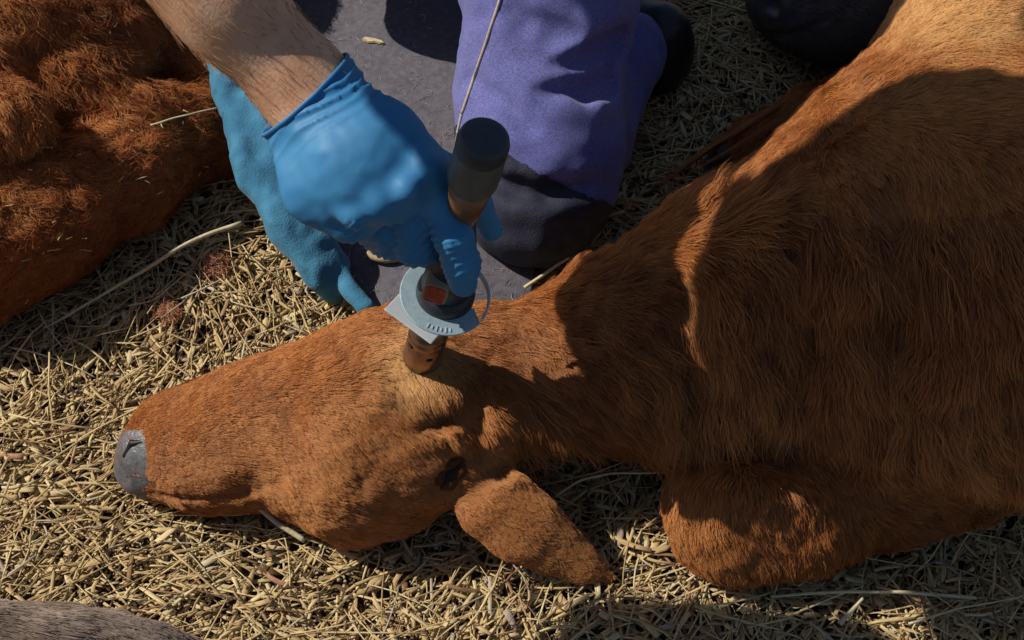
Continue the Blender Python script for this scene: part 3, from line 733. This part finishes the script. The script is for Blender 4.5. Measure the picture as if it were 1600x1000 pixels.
gv_, gq_ = sdf(gc_, .0017, noise=glnoise, carve=[CH([(530, 105, .47, 6), (560, 118, .45, 3)], .006)])
sg_ = (gv_ - node((481, 141, .415, 1))[0]) @ wdir; cut_ = sg_ > -.0022; wob_ = .0009 * vn(gv_, 60, 9)
gv_ = np.where((sg_ < wob_)[:, None], gv_ + (wob_ - sg_)[:, None] * wdir, gv_)
gq_ = gq_[cut_[gq_].all(1)]; uq, iv = np.unique(gq_, return_inverse=True); gv_ = gv_[uq]; gq_ = iv.reshape(-1, 4)
go_ = fastmesh('glove', gv_, gq_, nit, op); sm_ = go_.modifiers.new('thick', 'SOLIDIFY'); sm_.thickness = .0006
# cuff rim rolled round the wrist
z = wdir; x = np.cross(z, (0, 0, 1)); x /= np.linalg.norm(x); y = np.cross(z, x)
cc = node((481, 141, .415, 1))[0]; V = []; Q = []; nA, nB = 64, 8
bd_ = gv_[np.abs((gv_ - node((481, 141, .415, 1))[0]) @ wdir - .9e-3 * vn(gv_, 60, 9)) < .0012]; cc = bd_.mean(0)
an_ = np.arctan2((bd_ - cc) @ y, (bd_ - cc) @ x); ra_ = np.linalg.norm(bd_ - cc, axis=1)
prof_ = np.array([np.max(np.r_[0, ra_[np.abs((an_ - i / nA * 2 * math.pi + math.pi) % (2 * math.pi) - math.pi) < .09]]) for i in range(nA)])
prof_[prof_ < .01] = np.median(prof_[prof_ > .01]); prof_ = (prof_ + np.roll(prof_, 1) + np.roll(prof_, -1)) / 3
for i in range(nA):
    a = i / nA * 2 * math.pi; d = x * math.cos(a) + y * math.sin(a); c0 = cc + d * (prof_[i] + .0002)
    for j in range(nB):
        b = j / nB * 6.283; V.append(c0 + d * .0010 * math.cos(b) + z * .0016 * math.sin(b))
for i in range(nA):
    for j in range(nB): Q.append((i * nB + j, ((i + 1) % nA) * nB + j, ((i + 1) % nA) * nB + (j + 1) % nB, i * nB + (j + 1) % nB))
mesh('glove_cuff', V, Q, nit, op)

# jeans
def jeansmat():
    m, t, b = nodes_of('violet_denim'); tc = N_(t, 'ShaderNodeTexCoord')
    n = N_(t, 'ShaderNodeTexNoise', Scale=9, Detail=5); n2 = N_(t, 'ShaderNodeTexNoise', Scale=620, Detail=5, Roughness=.75)
    for a in (n, n2): t.links.new(tc.outputs['Object'], a.inputs['Vector'])
    mx = N_(t, 'ShaderNodeMix', data_type='RGBA', blend_type='MULTIPLY'); mx.inputs[0].default_value = 1
    t.links.new(ramp(t, n.outputs[0], [(.3, (.12, .125, .38)), (.7, (.20, .205, .50))]), mx.inputs[6])
    t.links.new(ramp(t, n2.outputs[0], [(.35, (.45, .45, .55)), (.65, (1.25, 1.25, 1.15))]), mx.inputs[7])
    t.links.new(mx.outputs[2], b.inputs['Base Color']); b.inputs['Roughness'].default_value = .92; b.inputs['Sheen Weight'].default_value = .12
    bp = N_(t, 'ShaderNodeBump', Strength=.5, Distance=.0008); t.links.new(n2.outputs[0], bp.inputs['Height']); t.links.new(bp.outputs[0], b.inputs['Normal'])
    return m
denim = jeansmat()
jc = [CW([(*PEL, .12), (*HIP2, .12)], .05), CW([(*HIP2, .13), (*KN2, .085), (*(FT2 + np.array((0, 0, .06))), .062)], .03),
      dict(n=[(PEL, .115), node((862, 0, .20, 122)), node((842, 140, .14, 116)), node((838, 240, .11, 102)), node((838, 318, .08, 84))], k=.04, flat=None),
      dict(n=[node((842, 330, .075, 76)), node((900, 210, .08, 78)), node((980, 80, .08, 60))], k=.03, flat=None),
      CH([(900, 160, .15, 50), (912, 240, .12, 46), (915, 295, .10, 36)], .03)]
jcv = carve_on(jc, [([(975, 62, 22, 1.1), (935, 86, 20, 1.2), (900, 98, 12, 1), (868, 100, 5, .8)], .008),
       ([(960, 128, 22, 1.2), (915, 140, 20, 1.2), (870, 142, 10, 1), (840, 140, 4, .8)], .008),
       ([(700, 200, 9, 1), (745, 262, 12, 1), (800, 296, 14, 1), (860, 300, 16, 1), (915, 290, 12, 1)], .012),
       ([(800, 20, 6, .8), (860, 50, 9, .9), (900, 52, 5, .8)], .015), ([(730, 120, 5, .8), (790, 165, 8, .8), (830, 200, 5, .8)], .015)], vox=.006)
def jn(v, N):
    X, Y, _ = proj(v)
    return .007 * fbm(v * np.array((1, .8, .7)), 13, 51, 3) + .0025 * vn(v, 55, 55)
jv, jq = sdf(jc, .0036, floor=.002, noise=jn, carve=jcv)
jeans = fastmesh('jeans', jv, jq, denim, op); jb = bvh_of(jv, jq)
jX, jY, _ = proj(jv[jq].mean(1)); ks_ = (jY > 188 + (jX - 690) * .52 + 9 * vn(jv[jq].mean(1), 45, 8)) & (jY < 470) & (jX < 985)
uq, iv = np.unique(jq[ks_], return_inverse=True); kp_ = fastmesh('knee_shade', jv[uq] + vnormals(jv, jq)[uq] * .0013, iv.reshape(-1, 4), simple('painted_shade', (.012, .014, .032), (.035, .038, .07), scale=60, rough=.85, bump=.4, bscale=600), op)  # shade on the lower jeans, painted as a navy overlay
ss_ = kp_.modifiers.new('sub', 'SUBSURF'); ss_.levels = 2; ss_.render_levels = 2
# side seam cord
cord_m = simple('pale_thread', (.40, .34, .27), (.55, .48, .38), scale=300, rough=.8, bump=.4)
def tube(name, pts, r, m, parent, nb=8, taper=None, smooth=True):
    pts = np.array(pts); V = []; Q = []
    for i, p_ in enumerate(pts):
        t_ = pts[min(i + 1, len(pts) - 1)] - pts[max(i - 1, 0)]; t_ /= np.linalg.norm(t_) + 1e-9
        a = np.cross(t_, (0.1, 0.2, 1)); a /= np.linalg.norm(a); b = np.cross(t_, a); rr = r * (taper[i] if taper is not None else 1)
        for k in range(nb): e = k / nb * 6.283; V.append(p_ + (a * math.cos(e) + b * math.sin(e)) * rr)
    for i in range(len(pts) - 1):
        for k in range(nb): Q.append((i * nb + k, i * nb + (k + 1) % nb, (i + 1) * nb + (k + 1) % nb, (i + 1) * nb + k))
    Q += [tuple(range(nb))[::-1], tuple(range((len(pts) - 1) * nb, len(pts) * nb))]
    return mesh(name, V, Q, m, parent, smooth)
def on_surface(bvh, pl, n, lift=.0005):
    pl = np.array(pl, float); d = np.r_[0, np.cumsum(np.linalg.norm(np.diff(pl, axis=0), axis=1))]; t = np.linspace(0, d[-1], n)
    out = []
    for s_ in t:
        h, nn = cast(bvh, np.interp(s_, d, pl[:, 0]), np.interp(s_, d, pl[:, 1]))
        if h is not None:
            if nn @ (CAM - h) < 0: nn = -nn
            out.append(h + nn * lift)
    return out
seam = on_surface(jb, [(790, -30), (775, 20), (757, 75), (738, 130), (722, 178)], 40)
if len(seam) > 3: tube('seam', seam, .0016, cord_m, op)
seam2 = on_surface(jb, [(722, 178), (716, 205), (712, 240)], 16)
if len(seam2) > 3: tube('seam', seam2, .0015, cord_m, op)

# shirt, hair, boots, all above or behind the frame
shirt_m = simple('grey_shirt', (.12, .13, .15), (.2, .2, .22), scale=20, rough=.9)
sv, sq_ = sdf([CW([(*(EL[0] * .5 + SH * .5), .052), (*SH, .058), (-.46, .30, .90, .07), (*CHE, .145), (*SH2, .075), (*(SH2 * .5 + EL2 * .5), .06)], .05), CW([(*CHE, .145), (-.20, .54, .58, .135), (*(PEL * .5 + HIP2 * .5 + np.array((0, 0, .06))), .14)], .05)], .009,
            noise=lambda v, N: .006 * fbm(v, 10, 95, 2))
fastmesh('shirt', sv, sq_, shirt_m, op)
xv, xq = sdf([CW([(*(HD + np.array((0, .02, .03))), .092)], .02)], .006, noise=lambda v, N: .004 * vn(v, 40, 97)); fastmesh('hair', xv, xq, simple('brown_hair', (.04, .025, .015), (.08, .05, .03), rough=.7), op)
boot_m = simple('black_rubber', (.012, .013, .018), (.02, .022, .03), scale=50, rough=.38, bump=.2)
def boot(chs):
    v, q = sdf(chs, .0035, floor=.001, noise=lambda v, N: .001 * fbm(v, 25, 99, 2)); return fastmesh('boot', v, q, boot_m, op)
boot([CH([(1018, 84, .052, 56), (1030, 58, .075, 40), (1035, 40, .09, 30)], .03), CH([(1018, 84, .05, 54), (960, 40, .07, 50), (930, 90, .08, 50)], .03)])
boot([CW([(*(FT2 + np.array((0, 0, .12))), .052), (*FT2, .055), (*(FT2 + np.array((0, .02, -.02))), .05)], .02), CW([(*(FT2 + np.array((.0, .03, -.01))), .045), (*(FT2 + np.array((-.01, -.10, -.015))), .04)], .02)])

#==================================================================== UNSEEN PERSON ADDED TO SHADE THE CALF
shade_person = empty('person', (-.5, -.4, 0), 'unseen person added left of the camera view to shade the calf flank', 'person')
A3 = lambda *a: np.array(a, float)
hb = [CW([(-.43, -.22, .92, .065), (-.47, -.04, 1.08, .095), (-.53, .07, 1.22, .12)], .04), CW([(-.53, .07, 1.24, .07), (-.52, .16, 1.32, .055), (-.52, .22, 1.40, .088)], .03),
      CW([(-.52, .29, 1.34, .05)], .04), CW([(-.38, .06, 1.24, .06), (-.24, -.02, 1.07, .042), (-.26, -.18, .99, .034)], .03), CW([(-.68, .09, 1.22, .06), (-.60, -.05, 1.04, .045), (-.52, -.21, .95, .034)], .03),
      CW([(-.39, -.24, .88, .06), (-.44, -.40, .46, .055), (-.44, -.52, .08, .045), (-.44, -.44, .03, .035)], .03), CW([(-.47, -.24, .88, .06), (-.56, -.41, .46, .055), (-.57, -.52, .08, .045), (-.57, -.44, .03, .035)], .03)]
v, q_ = sdf(hb, .008, floor=.001); fastmesh('body', v, q_, skin, shade_person)
v, q_ = sdf([CW([(-.42, -.20, .94, .078), (-.47, -.04, 1.08, .11), (-.53, .07, 1.22, .14)], .04), CW([(-.38, .06, 1.23, .07), (-.24, -.02, 1.07, .055)], .03), CW([(-.68, .09, 1.22, .075), (-.61, -.04, 1.05, .060)], .03)], .009, noise=lambda v, N: .005 * fbm(v, 12, 5, 2)); fastmesh('shirt', v, q_, shirt_m, shade_person)
v, q_ = sdf([CW([(-.43, -.22, .91, .08)], .02), CW([(-.39, -.24, .88, .070), (-.44, -.40, .46, .062), (-.44, -.52, .10, .058)], .02), CW([(-.47, -.24, .88, .070), (-.56, -.41, .46, .065), (-.57, -.52, .10, .06)], .02)], .009, noise=lambda v, N: .004 * fbm(v, 12, 6, 2)); fastmesh('shade_person_trousers', v, q_, simple('shade_person_khaki', (.16, .13, .09), (.22, .18, .12), rough=.9), shade_person)
v, q_ = sdf([CW([(-.52, .20, 1.44, .088)], .02)], .007, noise=lambda v, N: .004 * vn(v, 40, 97)); fastmesh('hair', v, q_, bpy.data.materials['brown_hair'], shade_person)
for bx in (-.44, -.57):
    v, q_ = sdf([CW([(bx, -.52, .12, .056), (bx, -.52, .05, .052), (bx - .01, -.41, .035, .040)], .02)], .005, floor=.001); fastmesh('boot', v, q_, boot_m, shade_person)

shade_person.location = shade_person.location + Vector((-.006, -.018, 0))
bk = empty('shade_bucket', (-.55, -.24, .66), 'galvanised bucket hanging from the standing person\'s hand left of the view', 'shade_bucket')  # unseen pail added to cast shade over the lower right bedding
zinc = simple('shade_bucket_zinc', (.3, .31, .32), (.45, .46, .47), scale=30, rough=.4, metal=.7)
V = []; Q = []; pr = [(0, .0), (0, .048), (.005, .052), (.175, .066), (.18, .069), (.18, .064), (.006, .049), (.006, 0)]
for h0, r0 in pr:
    for k in range(40): V.append((-.55 + r0 * math.cos(k / 40 * 6.28318), -.24 + r0 * math.sin(k / 40 * 6.28318), .66 + h0))
for i_ in range(len(pr) - 1):
    for k in range(40): Q.append((i_ * 40 + k, i_ * 40 + (k + 1) % 40, (i_ + 1) * 40 + (k + 1) % 40, (i_ + 1) * 40 + k))
mesh('shade_pail', V, Q, zinc, bk)
tube('shade_pail_handle', [(-.55 + .068 * math.cos(a), -.24, .835 + .09 * math.sin(a)) for a in np.linspace(0, math.pi, 24)], .002, zinc, bk)

#==================================================================== LOOSE STALKS, CHIPS, TUFTS
stalk_m = simple('pale_stalk', (.50, .42, .26), (.68, .6, .4), scale=90, rough=.6, bump=.3, stretch=(1, 1, 1))
def stalk(pts, r, label, cat='straw', m=stalk_m, r2=None, n=24, name='straw_stalk'):
    W = np.array([P(*p_)[0] for p_ in pts]); d = np.r_[0, np.cumsum(np.linalg.norm(np.diff(W, axis=0), axis=1))]; t = np.linspace(0, d[-1], n)
    C = np.stack([np.interp(t, d, W[:, i]) for i in range(3)], 1)
    for _ in range(2): C[1:-1] = (C[:-2] + C[1:-1] * 2 + C[2:]) / 4
    C += .0006 * np.stack([vn(C, 60, 5), vn(C, 60, 6), vn(C, 60, 7)], 1)
    tp = np.linspace(1, r2 if r2 else .4, n)
    base = C.mean(0).copy()
    o = tube(name, C - base, r, m, None, taper=tp); o.location = base
    return tag(o, label, cat)
stalk([(70, 512, .025), (100, 497, .03), (220, 425, .045), (300, 375, .055), (377, 348, .06)], .0011, 'long pale straw stalk slanting across the shade under the curly calf', r2=2.0)
lb_ = bvh_of(lv_, lq_); ps_ = [cast(lb_, x_, y_)[0] for x_, y_ in ((236, 195), (262, 188), (290, 181), (318, 175), (344, 168))]
ps_ = [q_ for q_ in ps_ if q_ is not None]; zz_ = max(q_[2] for q_ in ps_) + .012
stalk([(236, 195, ps_[0][2] + .012), (290, 180, zz_ + .004), (340, 168, zz_)], .0011, 'short pale straw lying on the curly calf beside the forearm', r2=.6)
rb_ = np.random.default_rng(77); VV = []; QQ = []; TT = []; FF = []; off = 0
for k in range(46):
    h, nn = cast(lb_, rb_.uniform(0, 385), rb_.uniform(20, 470))
    if h is None: continue
    if nn @ (CAM - h) < 0: nn = -nn
    v, q, t, fb = chips(1, (0, 0, 0, 0), rb_, .004, .016, .0007, .0018, 0, 0)
    VV.append(v - v.mean(0) + h + nn * .007); QQ.append(q + off); TT.append(t); FF.append(fb); off += len(v)
bits = fastmesh('straw_bits', np.vstack(VV), np.vstack(QQ), straw_m, calf2, smooth=False, attrs={'tint': np.concatenate(TT)})
at_ = bits.data.attributes.new('fibre', 'FLOAT_VECTOR', 'POINT'); at_.data.foreach_set('vector', np.vstack(FF).astype(f32).ravel()); tag(bits, kind='stuff')
stalk([(15, 543, .02), (60, 552, .026), (118, 573, .028), (150, 590, .022)], .0010, 'thin straw at the left edge bridging shade and sun')
stalk([(82, 470, .03), (83, 520, .03), (84, 554, .022)], .0008, 'short upright dry stem in the shade at the left')
stalk([(200, 478, .03), (240, 470, .03), (300, 420, .03), (312, 438, .028)], .0007, 'thin crooked twig in the shade below the long stalk')
stalk([(868, 775, .028), (905, 752, .04), (945, 740, .045), (1050, 738, .05)], .0012, 'bent grey straw crossing the dark gap below the neck', r2=.7)
stalk([(357, 769, .05), (385, 774, .05), (430, 815, .034), (475, 845, .026)], .0022, 'broad pale stalk poking out from under the jaw', r2=1.1)
stalk([(1205, 932, .022), (1300, 925, .03), (1400, 924, .032), (1525, 934, .026)], .0013, 'long pale straw lying flat in the lower right shade', r2=1.2)
stalk([(1420, 975, .022), (1500, 950, .03), (1600, 932, .026)], .0012, 'pale straw running to the right edge in the bottom corner')
stalk([(1312, 975, .025), (1330, 955, .028), (1348, 935, .03)], .0024, 'short thick pale splinter standing in the lower right shade', r2=.5)
stalk([(405, 575, .03), (450, 545, .035), (500, 520, .035), (560, 496, .035)], .0011, 'fine straw lying along the top of the nose bridge')
stalk([(820, 450, .04), (850, 428, .05), (890, 402, .06)], .0018, 'stiff yellow straw sticking up behind the neck beside the mat', r2=.7)
stalk([(1145, 118, .02), (1180, 140, .024), (1212, 165, .02)], .0012, 'pale twin straw in the shade in front of the black muzzle')
stalk([(490, 150, .05), (500, 60, .05)], .0001, 'x') if False else None
# chip on the mat
h, nn = cast(mb, 584, 66)
ch = [(-1, -.35), (-.9, .3), (-.5, .55), (.1, .35), (.7, .2), (1, -.1), (.75, -.4), (.2, -.35), (-.4, -.55)]
rx, ry = np.array((.93, -.36, 0)), np.array((.36, .93, 0))
V = [rx * a * .0135 + ry * b * .0075 + np.array((0, 0, .0005 + .0012 * math.sin(a * 3))) for a, b in ch] + [rx * a * .0128 + ry * b * .0065 + np.array((0, 0, .0028 + .0012 * math.sin(a * 3))) for a, b in ch]
n = len(ch); o = mesh('wood_chip', V, [tuple(range(n))[::-1], tuple(range(n, 2 * n))] + [(i, (i + 1) % n, n + (i + 1) % n, n + i) for i in range(n)], simple('chip_wood', (.5, .38, .2), (.68, .54, .32), scale=200, rough=.7), None, False)
o.location = Vector(h + np.array((0, 0, .0008))); tag(o, 'curled tan wood chip lying on the grey mat above the glove', 'wood chip')
h, nn = cast(mb, 606, 396)
crv = [h + np.array((.0, .0, .004)) + np.array((.019 * math.cos(a), .012 * math.sin(a), 0)) for a in np.linspace(R(185), R(340), 14)]
o = tube('bark_curl', np.array(crv) - h, .0032, simple('tan_bark', (.32, .24, .14), (.45, .35, .2), scale=150), None, taper=np.r_[.5, np.ones(12), .5]); o.location = Vector(h)
tag(o, 'curved tan strip of bark on the mat under the curled fingers', 'bark')
# hairs shed on the mat
rng = np.random.default_rng(5); pts = []; sz = []
for k in range(420):
    px, py = rng.uniform(470, 800), rng.uniform(-20, 480)
    h, nn = cast(mb, px, py)
    if h is None: continue
    a0 = rng.uniform(0, 6.28); cv_ = rng.normal(0, 120); Lh = rng.uniform(.003, .016); q_ = h + np.array((0, 0, .0009)); seg_ = []
    for j in range(6):
        seg_.append(q_ + np.array((0, 0, .0004 * math.sin(j)))); a0 += cv_ * Lh / 6; q_ = q_ + np.array((math.cos(a0), math.sin(a0), 0)) * Lh / 6
    pts += seg_; sz.append(6)
cu = bpy.data.hair_curves.new('shed_hairs'); cu.add_curves(sz); cu.attributes['position'].data.foreach_set('vector', np.array(pts, f32).ravel())
ra = cu.attributes.get('radius') or cu.attributes.new('radius', 'FLOAT', 'POINT'); ra.data.foreach_set('value', np.full(len(pts), .00022, f32))
at = cu.attributes.new('tint', 'FLOAT', 'CURVE'); at.data.foreach_set('value', rng.random(len(sz)).astype(f32))
cu.materials.append(hairmat('shed_hair', (.3, .25, .22), (.5, .44, .4), (.7, .65, .6)))
tag(link('shed_hairs', cu), 'pale shed hairs scattered over the grey mat', 'hair', kind='stuff')
# tufts of brown hair on the straw
tuftm = hairmat('tuft_hair', (.35, .12, .06), (.55, .22, .13), (.7, .4, .25))
def tuft(px, py, w, label, seed):
    rng = np.random.default_rng(seed); c, s = P(px, py, .022); n = 420; pts = []
    for k in range(n):
        o_ = rng.normal(0, .35, 3) * w * s * np.array((1, 1, .4)); a0 = rng.uniform(0, 6.28); e0 = rng.uniform(-.2, .9); cv_ = rng.normal(0, 1.2); L = rng.uniform(.4, 1.1) * w * s; q_ = o_ + np.array((0, 0, .004))
        for j in range(6):
            pts.append(q_.copy()); a0 += cv_ / 4; q_ = q_ + np.array((math.cos(a0) * math.cos(e0), math.sin(a0) * math.cos(e0), math.sin(e0) * .6)) * L / 6; e0 -= .2
    cu = bpy.data.hair_curves.new('hair_tuft'); cu.add_curves([6] * n); cu.attributes['position'].data.foreach_set('vector', np.array(pts, f32).ravel())
    ra = cu.attributes.get('radius') or cu.attributes.new('radius', 'FLOAT', 'POINT'); ra.data.foreach_set('value', np.full(n * 6, .00022, f32))
    at = cu.attributes.new('tint', 'FLOAT', 'CURVE'); at.data.foreach_set('value', rng.random(n).astype(f32)); cu.materials.append(tuftm)
    o = link('hair_tuft', cu); o.location = Vector(c); tag(o, label, 'hair tuft')
tuft(338, 418, 24, 'tuft of shed reddish hair on straw beside the blue cloth', 1)
tuft(264, 492, 20, 'smaller tuft of reddish hair on straw nearer the left shade', 2)
